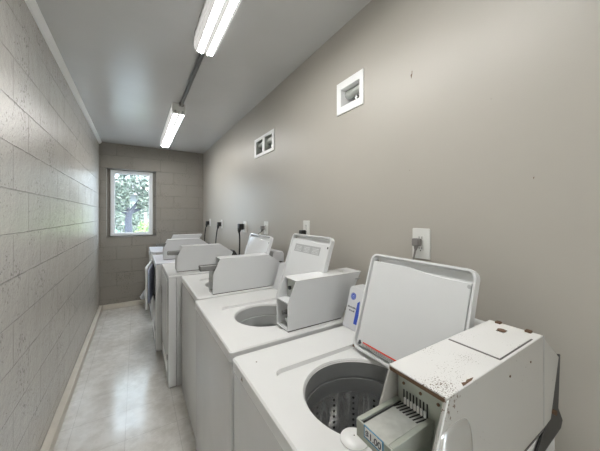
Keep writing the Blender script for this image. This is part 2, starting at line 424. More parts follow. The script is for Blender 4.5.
# ------------------------------------------------------------------ recessed wall boxes
def wall_box(y0, y1, z0, z1, nwin, label):
    loc = (WR, (y0+y1)/2, (z0+z1)/2)
    r = thing('recessed_vent_box', loc, label, 'vent box')
    gap = 0.030
    wins = []
    if nwin == 1: wins = [(y0+gap, y1-gap*1.25, z0+gap*1.45, z1-gap*1.45)]
    else:
        mid = (y0+y1)/2; wins = [(y0+gap*1.4, mid-gap*0.75, z0+gap*1.0, z1-gap), (mid+gap*0.75, y1-gap*1.4, z0+gap*1.0, z1-gap)]
    slab_with_holes(MB(loc), 'x', y0, y1, z0, z1, WR-0.007, WR-0.0005, wins).build('frame', M['ventw'], r, bevel=0.002)
    for (a, b, c, d) in wins:
        m = MB(loc); e = 0.006; D = 0.095; x0 = WR-0.001
        m.box(x0, WR+D, a-e, a, c-e, d+e).box(x0, WR+D, b, b+e, c-e, d+e).box(x0, WR+D, a, b, c-e, c).box(x0, WR+D, a, b, d, d+e).box(WR+D, WR+D+e, a-e, b+e, c-e, d+e)
        inner = m.build('recess', M['ventw'] if nwin == 1 else M['duct'], r, smooth=False)
        yc = (a+b)/2; h = d-c
        # metal duct crossing the top of the recess, valve stub below
        MB(loc).cyl((WR+0.052, 0, d-h*0.20), h*0.26, a, b, axis='y', n=24).build('duct', M['duct'], inner)
        for s in ((0.0,) if nwin == 1 else (0.0,)):
            yy = a+(b-a)*0.30
            MB(loc).cyl((0, yy, c+h*0.24), 0.016, WR+0.018, WR+0.096, axis='x', n=18).build('valve', M['black'], inner)
            MB(loc).cyl((0, yy, c+h*0.24), 0.009, WR+0.0165, WR+0.0185, axis='x', n=14).build('valve_knob', M['steel'], inner)
            MB(loc).cyl((0, yy+0.030, c+h*0.26), 0.011, WR+0.03, WR+0.096, axis='x', n=14).build('pipe_stub', M['black'], inner)
    return r
wall_box(1.030, 1.250, 1.998, 2.188, 1, 'square white framed recessed vent box with one opening, high on right wall')
wall_box(2.112, 2.564, 1.976, 2.166, 2, 'double white framed recessed vent box with two openings, on right wall')

# ------------------------------------------------------------------ outlets, plugs and cords
def outlet(y, z, w, h, label, double=True):
    loc = (WR, y, z)
    r = thing('wall_outlet', loc, label, 'outlet', 'outlets along the right wall')
    MB(loc).prism(rrect(y-w/2, y+w/2, z-h/2, z+h/2, 0.006), 'x', WR-0.006, WR-0.0005).build('cover_plate', M['plate'], r, bevel=0.002)
    for s in (1, -1):
        soc = MB(loc).prism(rrect(y-0.017, y+0.017, z+s*0.022-0.014, z+s*0.022+0.014, 0.010), 'x', WR-0.008, WR-0.005).build('socket', M['plate'], r)
        for q in (-0.0065, 0.0065):
            MB(loc).box(WR-0.0085, WR-0.0075, y+q-0.0012, y+q+0.0012, z+s*0.022-0.002, z+s*0.022+0.008).build('slot', M['darkslot'], soc)
        MB(loc).cyl((0, y, z+s*0.022-0.008), 0.0025, WR-0.0085, WR-0.0075, axis='x', n=10).build('ground_hole', M['darkslot'], soc)
    MB(loc).cyl((0, y, z), 0.0035, WR-0.0075, WR-0.005, axis='x', n=10).build('screw', M['steel'], r)
    return r
def plug(y, z, mat, cord_mat, path, label, size=1.0, cr=0.006):
    """right-angle plug lying on the outlet, cord leaving downwards"""
    loc = (WR-0.01, y, z)
    r = thing('power_cord', loc, label, 'power cord')
    k = size; xo = WR-0.0085-0.024*k
    MB(loc).prism(rrect(y-0.016*k, y+0.016*k, z-0.017*k, z+0.017*k, 0.007*k), 'x', xo-0.006, WR-0.0088).build('plug', mat, r, bevel=0.003)
    MB(loc).tube([(xo+0.006, y, z-0.006*k), (xo+0.004, y+0.001, z-0.022*k), (xo+0.003, y+0.002, z-0.036*k)], [0.011*k, 0.0095*k, cr*1.1]).build('strain_relief', mat, r)
    P = [Vector((xo+0.0035, y+0.002, z-0.030*k))]+[Vector(p) for p in path]
    out = []
    for i in range(len(P)-1):
        p0, p1, p2, p3 = P[max(i-1, 0)], P[i], P[i+1], P[min(i+2, len(P)-1)]
        for t in [j/8 for j in range(8)]:
            out.append(0.5*((2*p1)+(p2-p0)*t+(2*p0-5*p1+4*p2-p3)*t*t+(3*p1-p0-3*p2+p3)*t**3))
    out.append(P[-1])
    MB(loc).tube(out, cr, 8).build('cord', cord_mat, r)
    return r
X1 = WR-0.035
OUT = [
    (0.692, 1.278, 0.082, 0.130, 'large white outlet plate above the nearest open washer lid'),
    (1.590, 1.300, 0.082, 0.120, 'white outlet plate above the second washer lid, black plug at its foot'),
    (2.283, 1.279, 0.086, 0.120, 'white outlet plate with small grey plug, above the small shiny open lid'),
    (2.850, 1.267, 0.088, 0.124, 'white outlet plate with thick straight black cord, fourth outlet from the viewer'),
    (3.790, 1.272, 0.088, 0.124, 'white outlet plate with curved black cord, second outlet from window wall'),
    (4.500, 1.276, 0.088, 0.124, 'white outlet plate closest to the window wall corner'),
]
for o in OUT: outlet(*o)
plug(0.700, 1.284, M['greyplug'], M['greyplug'], [(1.012, 0.712, 1.20), (1.005, 0.72, 1.10), (0.995, 0.73, 0.93)], 'short grey plug and cord in the outlet nearest the viewer', 0.95, 0.0042)
plug(1.605, 1.270, M['black'], M['black'], [(0.985, 1.61, 1.19), (0.985, 1.61, 1.06), (0.99, 1.62, 0.93)], 'black plug and cord half hidden behind the second washer lid', 1.3)
plug(2.315, 1.280, M['greyplug'], M['greyplug'], [(0.985, 2.36, 1.20), (0.99, 2.40, 1.05), (0.995, 2.405, 0.91)], 'grey plug and cord beside the small shiny open lid', 1.1, 0.0042)
plug(2.900, 1.268, M['black'], M['black'], [(0.996, 2.905, 1.15), (0.996, 2.91, 1.0), (0.99, 2.92, 0.86)], 'thick black power cord hanging straight down, third cord from window wall', 2.0, 0.0085)
plug(3.830, 1.268, M['black'], M['black'], [(0.998, 3.88, 1.20), (0.992, 3.92, 1.08), (0.985, 3.93, 0.93)], 'black power cord curving down, second cord from the window wall', 1.75, 0.008)
plug(4.550, 1.268, M['black'], M['black'], [(0.998, 4.61, 1.20), (0.990, 4.65, 1.08), (0.985, 4.66, 0.93)], 'black power cord curving down, closest to the window wall', 1.75, 0.008)

# ------------------------------------------------------------------ machines
TD = 0.895                    # height of the machine tops above z = 0
def strokes(mb, x, y0, y1, z, hgt, n, t=0.0006):
    """a line of tiny illegible print on a plane facing -x"""
    w = (y1-y0)/n
    for i in range(n):
        a = y0+w*(i+0.15); b = a+w*random.uniform(0.4, 0.75)
        mb.box(x-t, x+t, a, b, z, z+hgt*random.uniform(0.7, 1.0))
    return mb

def coin_box(P, loc, x0, y0, body_mat, side_mat, chamfer=True, slide=True, w=0.108, L=0.40, z=TD, nearest=False):
    """sheet metal coin meter case; front end at x0, near side at y0"""
    y1 = y0+w; hgt = 0.222; t = 0.004
    if chamfer:
        poly = [(x0, z+0.002), (x0, z+0.125), (x0+0.046, z+hgt), (x0+0.046+L, z+hgt), (x0+L+0.160, z+0.142), (x0+L+0.102, z+0.006), (x0+L+0.05, z+0.002)]
    else:
        poly = [(x0, z+0.002), (x0, z+0.122), (x0+0.042, z+hgt-0.008), (x0+0.430, z+hgt-0.008), (x0+0.398, z+0.160), (x0+0.299, z+0.002)]
    m = MB(loc)
    m.prism(poly, 'y', y0, y0+t).prism(poly, 'y', y1-t, y1)
    # skin over the top, back and bottom (the front is open)
    n = len(poly)
    for i in list(range(2, n)):
        p, q = poly[i], poly[(i+1) % n]
        d = Vector((q[0]-p[0], q[1]-p[1])); d.normalize(); nn = Vector((d.y, -d.x))*t
        m.prism([p, q, (q[0]+nn.x, q[1]+nn.y), (p[0]+nn.x, p[1]+nn.y)], 'y', y0+0.0005, y1-0.0005)
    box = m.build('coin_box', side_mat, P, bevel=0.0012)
    gx1 = poly[-1][0]-0.002
    MB(loc).box(x0+0.001, gx1, y0-0.0012, y1-0.001, z+0.0002, z+0.0045).build('base_gap_shadow', M['seam'], box)  # dark strip drawn as the shadow in the gap under the case
    # top cover sheet with its own wear
    zt = poly[2][1]
    xe = poly[3][0]
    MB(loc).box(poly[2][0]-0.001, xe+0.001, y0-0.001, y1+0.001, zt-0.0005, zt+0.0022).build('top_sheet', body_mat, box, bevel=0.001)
    # inside plate
    if nearest:
        MB(loc).box(poly[2][0]-0.0022, poly[2][0]-0.0006, y0+0.002, y1-0.002, zt-0.0065, zt-0.0008).build('front_lip', M['rust'], box)
        MB(loc).prism([(x0+0.004, z+0.125), (x0+0.008, z+0.125), (x0+0.052, z+hgt-0.004), (x0+0.047, z+hgt-0.004)], 'y', y0-0.0008, y0+0.0045).build('front_flange', M['paperw'], box)
    if slide:
        px = x0+0.062
        pl = MB(loc).prism(rrect(y0+0.008, y1-0.008, z+0.100, z+hgt-0.010, 0.008), 'x', px, px+0.004).build('slot_plate', M['olive'], box, bevel=0.001)
        MB(loc).box(x0+0.005, px, y0+t, y1-t, z+0.005, z+0.009).build('lower_plate', M['zinc'], box)
        MB(loc).box(px+0.004, px+0.008, y0+t, y1-t, z+0.006, z+0.200).build('inner_wall', M['duct'], box)
        # coin slide: channel with raised rails, sloping face, eight coin slots
        sy0, sy1 = y0+0.030, y0+0.104
        if not nearest: sy0, sy1 = y0+0.018, y0+0.090
        sx0 = x0-0.042 if nearest else x0-0.068
        zt2 = z+0.162 if nearest else z+0.180
        s = MB(loc)
        s.prism([(sx0+0.004, zt2-0.006), (px, zt2-0.006), (px, zt2-0.066), (sx0+0.020, zt2-0.050), (sx0+0.004, zt2-0.030)] if nearest else
                [(sx0+0.004, zt2-0.004), (px, zt2-0.004), (px, zt2-0.036), (sx0+0.004, zt2-0.028)], 'y', sy0+0.004, sy1-0.004)
        for a, b in ((sy0, sy0+0.009), (sy1-0.009, sy1)):
            s.box(sx0+0.002, px, a, b, zt2-0.026, zt2)
        s.box(sx0, sx0+0.003, sy0, sy1, zt2-0.030, zt2-0.001)
        sl = s.build('coin_slide', M['olive'] if nearest else M['slidedark'], box, bevel=0.001)
        MB(loc).box(sx0+0.003, px-0.002, sy0+0.0125, sy1-0.0115, zt2-0.006, zt2-0.0045).build('slide_top', M['zinc'] if nearest else M['slidedark'], box)
        g = MB(loc).box(sx0+0.003, px-0.002, sy1-0.0120, sy1-0.0085, zt2-0.0058, zt2-0.0038)
        k0 = sy0+0.0115; k1 = sy1-0.0165
        for i in range(8):
            yy = k0+(k1-k0)*i/7
            g.box(px-0.001, px-0.0004, yy-0.0013, yy+0.0013, zt2-0.003, zt2+0.021)
            g.prism([(px-0.024, yy+0.0035), (px-0.024, yy+0.0062), (px-0.0005, yy+0.0013), (px-0.0005, yy-0.0013)], 'z', zt2-0.0045, zt2-0.0040)
        g.build('coin_slots', M['darkslot'], box, smooth=False)
        if nearest:
            tt = MB(loc)
            for i in range(7):
                yy = k0+(k1-k0)*(i+0.5)/7
                tt.box(px-0.004, px-0.0004, yy-0.0021, yy+0.0021, zt2-0.0035, zt2+0.008)
            tt.build('coin_teeth', M['paperw'], box, bevel=0.001)
            rv = MB(loc)
            for yy in (y0+0.022, y0+0.054, y0+0.088):
                rv.cyl((0, yy, z+0.194), 0.0026, px-0.002, px+0.001, axis='x', n=10)
            rv.build('rivets', M['rust'], box)
            # price sticker on the slide's face
            ya, yb = sy0+0.016, sy0+0.056; za, zb = zt2-0.019, zt2-0.001
            MB(loc).box(sx0-0.0007, sx0+0.0004, ya, yb, za-0.001, zb+0.0005).build('price_sticker', M['stickblue'], box)
            MB(loc).box(sx0-0.0011, sx0-0.0002, ya+0.0022, yb-0.0022, za+0.0016, zb-0.0016+0.001).build('price_sticker_paper', M['paperw'], box)
            cu = bpy.data.curves.new('price_text', 'FONT'); cu.body = '$1.00'; cu.size = 0.0145; cu.align_x = 'CENTER'; cu.extrude = 0.0002; cu.offset = 0.0003
            to = bpy.data.objects.new('price_text', cu); COL.objects.link(to)
            bpy.context.view_layer.update()
            me = bpy.data.meshes.new_from_object(to.evaluated_get(bpy.context.evaluated_depsgraph_get()))
            COL.objects.unlink(to); bpy.data.objects.remove(to)
            mt = Matrix(((0, 0, -1, sx0-0.0013), (-1, 0, 0, (ya+yb)/2), (0, 1, 0, za+0.0035), (0, 0, 0, 1)))
            me.transform(Matrix.Translation(-Vector(loc)) @ mt)
            me.materials.clear(); me.materials.append(M['ink'])
            tx = bpy.data.objects.new('price_text', me); COL.objects.link(tx); tx.parent = box
    else:
        MB(loc).box(x0+0.002, x0+0.115, y0+t, y1-t, z+0.120, z+0.124).build('shelf', M['boxw'], box)
        MB(loc).box(x0+0.055, x0+0.060, y0+t, y1-t, z+0.124, z+0.208).build('inner_wall', M['duct'], box)
        MB(loc).box(x0+0.115, x0+0.120, y0+t, y1-t, z+0.006, z+0.120).build('lower_wall', M['boxw'], box)
        MB(loc).cyl((0, y0+0.075, z+0.168), 0.009, x0+0.048, x0+0.056, axis='x').build('lock_hole', M['darkslot'], box)
        MB(loc).cyl((0, y0+0.070, z+0.062), 0.010, x0+0.012, x0+0.114, axis='x').build('rod', M['steel'], box)
        MB(loc).box(x0+0.03, x0+0.112, y0+0.020, y0+0.080, z+0.015, z+0.035).build('bracket', M['duct'], box)
        MB(loc).cyl((x0+0.345, y0+0.05, 0), 0.012, zt+0.0018, zt+0.0035).build('top_lock', M['duct'], box)
        MB(loc).box(x0+0.392, x0+0.425, y0-0.0008, y0+0.001, z+0.178, z+0.184).build('side_slot', M['labelgrey'], box)
    if chamfer and not nearest:
        # black mounting bracket behind the case
        xb = x0+L+0.150
        MB(loc).prism([(xb+0.006, z+0.152), (xb+0.026, z+0.156), (xb+0.060, z+0.105), (xb+0.040, z+0.02), (xb-0.010, z+0.003), (xb-0.030, z+0.003)], 'y', y0+0.003, y1-0.003).build('rear_bracket', M['black'], P)
    return box

def washer(xf, y0, label, bx, by, lid_len, tub_mat, basket_mat, bmat, smat, lid_y, nearest=False, badge=False, lidlabel=None, slide=True, chamfer=True, hinge=0.437, tub_r=0.179, tub_c=(0.280, 0.328), contop=1.068, wid=0.692, cons_from=None, lid_mat=None, box_L=0.40, lift=0.0):
    lid_mat = lid_mat or M['lid']
    loc = (xf, y0, ZF)
    P = thing('washer', loc, label, 'washing machine', 'white top loading coin washers along the right wall')
    y1 = y0+wid; xb = xf+0.655
    # cabinet
    c = MB(loc)
    pl = rrect(xf+0.004, xb, y0+0.004, y1-0.004, 0.010); n = len(pl)
    c.add([(p[0], p[1], ZF+0.012) for p in pl]+[(p[0], p[1], TD-0.046) for p in pl], [tuple(range(n))]+[(i, (i+1) % n, (i+1) % n+n, i+n) for i in range(n)])
    cab = c.build('cabinet', M['cabinet'], P, bevel=0.0)
    for lx in (xf+0.05, xb-0.05):
        for ly in (y0+0.05, y1-0.05):
            MB(loc).cyl((lx, ly, 0), 0.02, ZF-lift, ZF+0.014).build('foot', M['rubber'], P)
    # deck: skirt, top with recessed lid well and round tub opening
    N_ = 72
    outer = rrect(xf, xb, y0, y1, 0.014); outer2 = rrect(xf+0.005, xb-0.005, y0+0.005, y1-0.005, 0.011)
    rx0, rx1, ry0, ry1 = xf+min(0.098, tub_c[0]-tub_r-0.014), xf+hinge+0.026, y0+lid_y[0]-0.014, y0+lid_y[1]+0.014
    rec = rrect(rx0, rx1, ry0, ry1, 0.030); rec2 = rrect(rx0+0.004, rx1-0.004, ry0+0.004, ry1-0.004, 0.026)
    tc = (xf+tub_c[0], y0+tub_c[1])
    circ = [(tc[0]+tub_r*math.cos(2*PI*i/N_), tc[1]+tub_r*math.sin(2*PI*i/N_)) for i in range(N_)]
    circ2 = [(tc[0]+(tub_r-0.006)*math.cos(2*PI*i/N_), tc[1]+(tub_r-0.006)*math.sin(2*PI*i/N_)) for i in range(N_)]
    d = MB(loc)
    d.add(*fill(outer2, [rec], TD)); zr = TD-0.013
    d.add(*fill(rec2, [circ], zr))
    def bridge(la, za, lb, zb):
        n = len(la); d.add([(p[0], p[1], za) for p in la]+[(p[0], p[1], zb) for p in lb], [(i, (i+1) % n, (i+1) % n+n, i+n) for i in range(n)])
    bridge(outer2, TD, outer, TD-0.005); bridge(outer, TD-0.005, outer, TD-0.040)
    bridge(outer, TD-0.040, rrect(xf+0.006, xb-0.006, y0+0.006, y1-0.006, 0.011), TD-0.044)
    bridge(rec, TD, rec2, zr); bridge(circ, zr, circ2, zr-0.010)
    d.o = Vector(loc)
    # weld coincident loops
    dk = d.build('top_deck', M['deck'], P)
    bm = bmesh.new(); bm.from_mesh(dk.data); bmesh.ops.remove_doubles(bm, verts=bm.verts, dist=1e-5); bmesh.ops.recalc_face_normals(bm, faces=bm.faces)
    up = sum(f.normal.z*f.calc_area() for f in bm.faces if abs(f.normal.z) > 0.9)
    if up < 0: bmesh.ops.reverse_faces(bm, faces=bm.faces)
    bm.to_mesh(dk.data); bm.free()
    dk.data.set_sharp_from_angle(angle=math.radians(25))
    # tub: collar, basket with pressed ribs and drain holes, agitator
    r = tub_r-0.004; zt = zr-0.006
    col = MB(loc).lathe([(r, zt), (r, zt-0.056), (r+0.004, zt-0.058), (r+0.004, zt-0.062), (r-0.001, zt-0.064), (r+0.001, zt-0.112), (r+0.010, zt-0.116)], tc[0], tc[1], 72).build('tub_collar', tub_mat, P)
    R = r+0.012; zb0, zb1 = zt-0.108, zt-0.44
    fn = lambda rr, z, a: rr-0.016*max(0, math.cos(a*16))**2*(1 if zb1+0.03 < z < zb0-0.03 else 0)
    prof = [(R-0.006, zb0), (R, zb0-0.006)]+[(R, zb0-0.03-k*0.04) for k in range(8)]+[(R-0.01, zb1+0.02), (R-0.05, zb1), (0.004, zb1)]
    bk = MB(loc).lathe(prof, tc[0], tc[1], 192, fn).build('tub_basket', basket_mat, P)
    hs = MB(loc)
    for i in range(16):
        for dd in ((PI/16,)):
            a = 2*PI*i/16+dd
            for k in range(11):
                z = zb0-0.034-k*0.020
                rr = R-0.0008
                c_, s_ = math.cos(a), math.sin(a)
                q = [(tc[0]+rr*c_-s_*0.0042*math.cos(b), tc[1]+rr*s_+c_*0.0042*math.cos(b), z+0.0042*math.sin(b)) for b in [2*PI*j/10 for j in range(10)]]
                hs.add(q, [list(range(10))])
    tag(hs.build('drain_hole_pattern', M['darkslot'], bk, smooth=False), kind='stuff')
    ag = MB(loc).lathe([(0.002, zb1+0.28), (0.030, zb1+0.275), (0.038, zb1+0.25), (0.045, zb1+0.10), (0.08, zb1+0.03), (0.13, zb1+0.004)], tc[0], tc[1], 48)
    for k in range(4):
        a = k*PI/2+0.4
        for q in range(1):
            p = [(0.04, zb1+0.24), (0.058, zb1+0.22), (0.075, zb1+0.10), (0.12, zb1+0.02), (0.04, zb1+0.02)]
            f = MB().prism(p, 'y', -0.005, 0.005).xform(Matrix.Translation((tc[0], tc[1], 0)) @ Matrix.Rotation(a, 4, 'Z'))
            ag.add(f.v, f.f)
    ag.build('agitator', M['agit'], P)
    # lid, raised on its hinge
    la, lb = y0+lid_y[0], y0+lid_y[1]
    ang = math.radians(17.8); hx, hz = xf+hinge, TD-0.004
    mt = Matrix.Translation((hx, 0, hz)) @ Matrix.Rotation(ang, 4, 'Y')
    # local frame: u along +z (up the lid), inner face towards -x
    def lidmesh(): return MB(loc)
    th = 0.024
    m = lidmesh()
    out = rrect(la, lb, 0.0, lid_len, 0.026); inn = rrect(la+0.007, lb-0.007, 0.006, lid_len-0.007, 0.021)
    n = len(out)
    ring = [(-th, *p) for p in out]+[(-th, *p) for p in inn]
    m.add(ring, [(i, (i+1) % n, (i+1) % n+n, i+n) for i in range(n)])
    m.add([(-th, *p) for p in out]+[(0, *p) for p in out], [(i, (i+1) % n, (i+1) % n+n, i+n) for i in range(n)])
    m.add([(0, *p) for p in out], [list(range(n))])
    # inner panel, recessed, with a wavy deeper band along the free edge
    inn2 = rrect(la+0.011, lb-0.011, 0.010, lid_len-0.011, 0.018)
    m.add([(-th, *p) for p in inn]+[(-0.003, *p) for p in inn2], [(i, (i+1) % n, (i+1) % n+n, i+n) for i in range(n)])
    m.add([(-0.003, *p) for p in inn2], [list(range(n))])
    m.xform(mt); lid = m.build('lid', lid_mat, P)
    S = 24; wav = []
    for i in range(S+1):
        t = i/S; y = la+0.012+(lb-la-0.024)*t
        wav.append((y, lid_len-0.034-0.012*math.tanh((0.42-t)*9)*0.5))
    top = [(lb-0.012, lid_len-0.014), (la+0.012, lid_len-0.014)]
    # raised inner liner below the band
    liner = [(la+0.014, 0.016), (lb-0.014, 0.016)]+[(y, z) for y, z in reversed(wav)]
    MB(loc).prism(liner, 'x', -0.019, -0.0028).xform(mt).build('lid_liner', lid_mat, lid, bevel=0.002)
    # bumpers, hinge pins
    MB(loc).cyl((0, la+0.016, lid_len*0.86), 0.0055, -0.0215, -0.0185, axis='x', n=14).xform(mt).build('bumper', M['rubber'] if not nearest else M['labelgrey'], lid)
    MB(loc).cyl((0, lb-0.030, lid_len-0.028), 0.004, -0.013, -0.0025, axis='x', n=12).xform(mt).build('bumper', M['rust'], lid)
    for yy in (la-0.004, lb+0.004):
        MB(loc).cyl((hx-0.004, 0, TD-0.002), 0.006, yy-0.006, yy+0.006, axis='y', n=12).build('hinge_pin', M['rust'], P)
    if lidlabel == 'warning':
        w0 = lb-0.040
        MB(loc).box(-0.0200, -0.0188, w0-0.235, w0-0.005, 0.028, 0.0315+0.001).xform(mt).build('warning_stripe', M['red'], lid)
        s = MB(loc).box(-0.0198, -0.0188, w0-0.235, w0-0.004, 0.0185, 0.0278).xform(mt).build('warning_label', M['labelgrey'], lid)
        q = MB(loc)
        for rz in (0.0255, 0.0225, 0.0195): strokes(q, -0.0200, w0-0.23, w0-0.02, rz, 0.0017, 26, 0.0002)
        q.xform(mt).build('warning_print', M['ink'], lid, smooth=False)
        q = MB(loc)   # small black hand-like mark beside the stripe
        q.box(-0.0202, -0.0186, lb-0.034, lb-0.024, 0.019, 0.027)
        for i, (dy, dz) in enumerate(((0, 0.008), (0.0035, 0.010), (0.007, 0.007), (-0.004, 0.003))): q.box(-0.0202, -0.0186, lb-0.034+dy, lb-0.0315+dy, 0.023, 0.025+dz)
        q.xform(mt).build('warning_mark', M['ink'], lid, smooth=False)
    if lidlabel == 'print':
        za, zb = lid_len-0.105, lid_len-0.060
        ya, yb = la+0.075, lb-0.060
        MB(loc).box(-0.0196, -0.0188, ya, yb, za, zb).xform(mt).build('instruction_label', M['labelgrey'], lid)
        q = MB(loc); wd = (yb-ya)/3
        for k in range(3):
            for rz in (0.006, 0.014, 0.022, 0.030): strokes(q, -0.0198, ya+wd*k+0.012, ya+wd*(k+1)-0.012, za+rz, 0.0045, 7, 0.0002)
        tag(q.xform(mt).build('instruction_print', M['lid'], lid, smooth=False), kind='stuff')
    # console along the back, leaning
    cy0 = (by+0.116) if cons_from is None else cons_from
    ct = contop
    prof = [(xf+0.510, TD+0.001), (xf+0.560, ct-0.008), (xf+0.568, ct), (xf+0.640, ct), (xf+0.652, ct-0.02), (xf+0.652, TD+0.001)]
    con = MB(loc).prism(prof, 'y', cy0, y1+0.001).build('console', M['console'], P, bevel=0.005, seg=3)
    if badge:
        # face frame: origin at the console's foot, u along +z of the leaning face
        lean = math.atan2(0.050, ct-0.008-TD)
        mc = Matrix.Translation((xf+0.510, 0, TD)) @ Matrix.Rotation(lean, 4, 'Y')
        yc, zc = y1-0.032, 0.142
        MB(loc).cyl((0, yc, zc), 0.0155, -0.0022, 0.0005, axis='x', n=32).xform(mc).build('round_badge', M['blue'], con)
        MB(loc).lathe([(0.0118, -0.0026), (0.0132, -0.0026), (0.0132, -0.0020), (0.0118, -0.0020), (0.0118, -0.0026)], (0, yc, zc), 0, 32, axis='x').xform(mc).build('badge_ring', M['badge'], con)
        sw = MB(loc)
        for s in (-1, 1):
            pts = [(-0.0026, yc+s*0.0035+0.0030*math.cos(t), zc+0.0055*math.sin(t)) for t in [2*PI*j/16*0.9 for j in range(17)]]
            sw.tube(pts, 0.0007, 6)
        sw.xform(mc).build('badge_script', M['badge'], con)
        q = MB(loc); strokes(q, -0.0006, y1-0.062, y1-0.010, 0.090, 0.0075, 9, 0.0004); strokes(q, -0.0006, y1-0.056, y1-0.022, 0.076, 0.0075, 6, 0.0004)
        q.xform(mc).build('console_print', M['ink'], con, smooth=False)
        MB(loc).prism([(y1-0.090, 0.030), (y1-0.064, 0.030), (y1-0.064, 0.120), (y1-0.076, 0.130)], 'x', -0.0009, 0.0004).xform(mc).build('blue_stripe', M['blue'], con)
    box = coin_box(P, loc, bx, by, bmat, smat, chamfer, slide, nearest=nearest, L=box_L)
    P.location.z += lift
    return P, cab, box, dk

# nearest washer
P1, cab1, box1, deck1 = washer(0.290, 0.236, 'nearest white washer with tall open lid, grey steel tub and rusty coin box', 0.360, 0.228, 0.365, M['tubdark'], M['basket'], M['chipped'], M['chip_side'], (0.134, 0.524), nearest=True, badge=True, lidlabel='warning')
L1 = (0.290, 0.236, ZF)
zt = TD+0.2225
pan = MB(L1).box(0.603, 0.758, 0.2345, 0.330, zt+0.0012, zt+0.0032).build('access_panel', M['chipped'], box1, bevel=0.0008)
g = MB(L1).box(0.5985, 0.6032, 0.2315, 0.332, zt+0.0008, zt+0.0024).box(0.5985, 0.760, 0.2315, 0.2347, zt+0.0008, zt+0.0024).build('panel_seam', M['seam'], box1)
MB(L1).cyl((0.748, 0.287, 0), 0.0085, zt+0.003, zt+0.0065, n=20).build('panel_lock', M['rust'], box1)
MB(L1).box(0.738, 0.760, 0.279, 0.2955, zt+0.003, zt+0.0045).build('lock_plate', M['steel'], box1, bevel=0.001)
for y in (0.314, 0.252): MB(L1).box(0.794, 0.807, y-0.006, y+0.006, zt+0.001, zt+0.006).build('rear_clip', M['rust'], box1, bevel=0.001)
MB(L1).prism([(0.456, 0.2285), (0.485, 0.2290), (0.495, 0.2315), (0.478, 0.2340), (0.470, 0.2320), (0.462, 0.2345)], 'z', zt+0.0020, zt+0.0026).build('rust_patch', M['rust'], box1, smooth=False)
# rounded grey steel bulge low on the near side of the coin box
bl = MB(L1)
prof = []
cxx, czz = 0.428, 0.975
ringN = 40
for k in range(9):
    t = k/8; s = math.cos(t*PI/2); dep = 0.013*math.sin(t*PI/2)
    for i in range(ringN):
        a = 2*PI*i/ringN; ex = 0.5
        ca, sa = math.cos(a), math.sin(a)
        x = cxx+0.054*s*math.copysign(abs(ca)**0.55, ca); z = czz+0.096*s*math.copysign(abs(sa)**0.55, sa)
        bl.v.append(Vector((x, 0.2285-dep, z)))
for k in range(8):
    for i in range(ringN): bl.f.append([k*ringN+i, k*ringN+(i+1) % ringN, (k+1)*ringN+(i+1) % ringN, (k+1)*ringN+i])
bl.build('side_bulge', M['bulge'], box1, angle=80)
for (x, z) in ((0.631, 1.080), (0.735, 1.078)): MB(L1).cyl((x, 0, z), 0.0022, 0.2268, 0.2284, axis='y', n=10).build('screw_hole', M['rust'], box1)
MB(L1).box(0.8135, 0.8150, 0.2270, 0.2284, 0.905, 1.116).build('side_seam', M['labelgrey'], box1)
# near end of the console: black end piece and hose bracket
MB(L1).prism([(0.910, 1.042), (0.937, 1.038), (0.922, 0.905), (0.956, 0.860), (0.942, 0.844), (0.80, 0.835), (0.77, 0.855), (0.845, 0.905)], 'y', 0.2292, 0.2345).build('hose_bracket', M['black'], P1, bevel=0.001)
MB(L1).cyl((0.880, 0, 0.912), 0.006, 0.222, 0.2295, axis='y', n=12).build('bracket_screw', M['rust'], P1)
# small things on the front edge of the deck
MB(L1).prism([(0.818, 0.866), (0.830, 0.866), (0.824, 0.880)], 'x', 0.2895, 0.2925).build('panel_clip', M['rust'], P1)
MB(L1).cyl((0.352, 0.853, 0), 0.0025, TD-0.0004, TD+0.0006, n=10).build('chip_mark', M['rust'], P1)
MB(L1).lathe([(0.002, TD-0.003), (0.024, TD-0.004), (0.032, TD-0.010), (0.034, TD-0.045), (0.002, TD-0.045)], 0.428, 0.454, 32).build('bleach_cup', M['deck'], P1)

P2, cab2, box2, deck2 = washer(0.294, 0.963, 'second white washer with open lid bearing a printed label and an empty coin box', 0.554, 0.995, 0.408, M['tublight'], M['tublight'], M['white'], M['boxw'], (0.090, 0.480), lidlabel='print', slide=False, chamfer=False, hinge=0.446, tub_r=0.161, tub_c=(0.285, 0.313), cons_from=1.13)
P3, cab3, box3, deck3 = washer(0.318, 1.690, 'third white washer with a small shiny open lid behind its coin box', 0.412, 1.712, 0.362, M['tublight'], M['tublight'], M['boxw'], M['boxw'], (0.078, 0.490), hinge=0.440, tub_r=0.161, tub_c=(0.273, 0.325), contop=1.122, cons_from=1.80, lid_mat=M['shiny'], box_L=0.345)

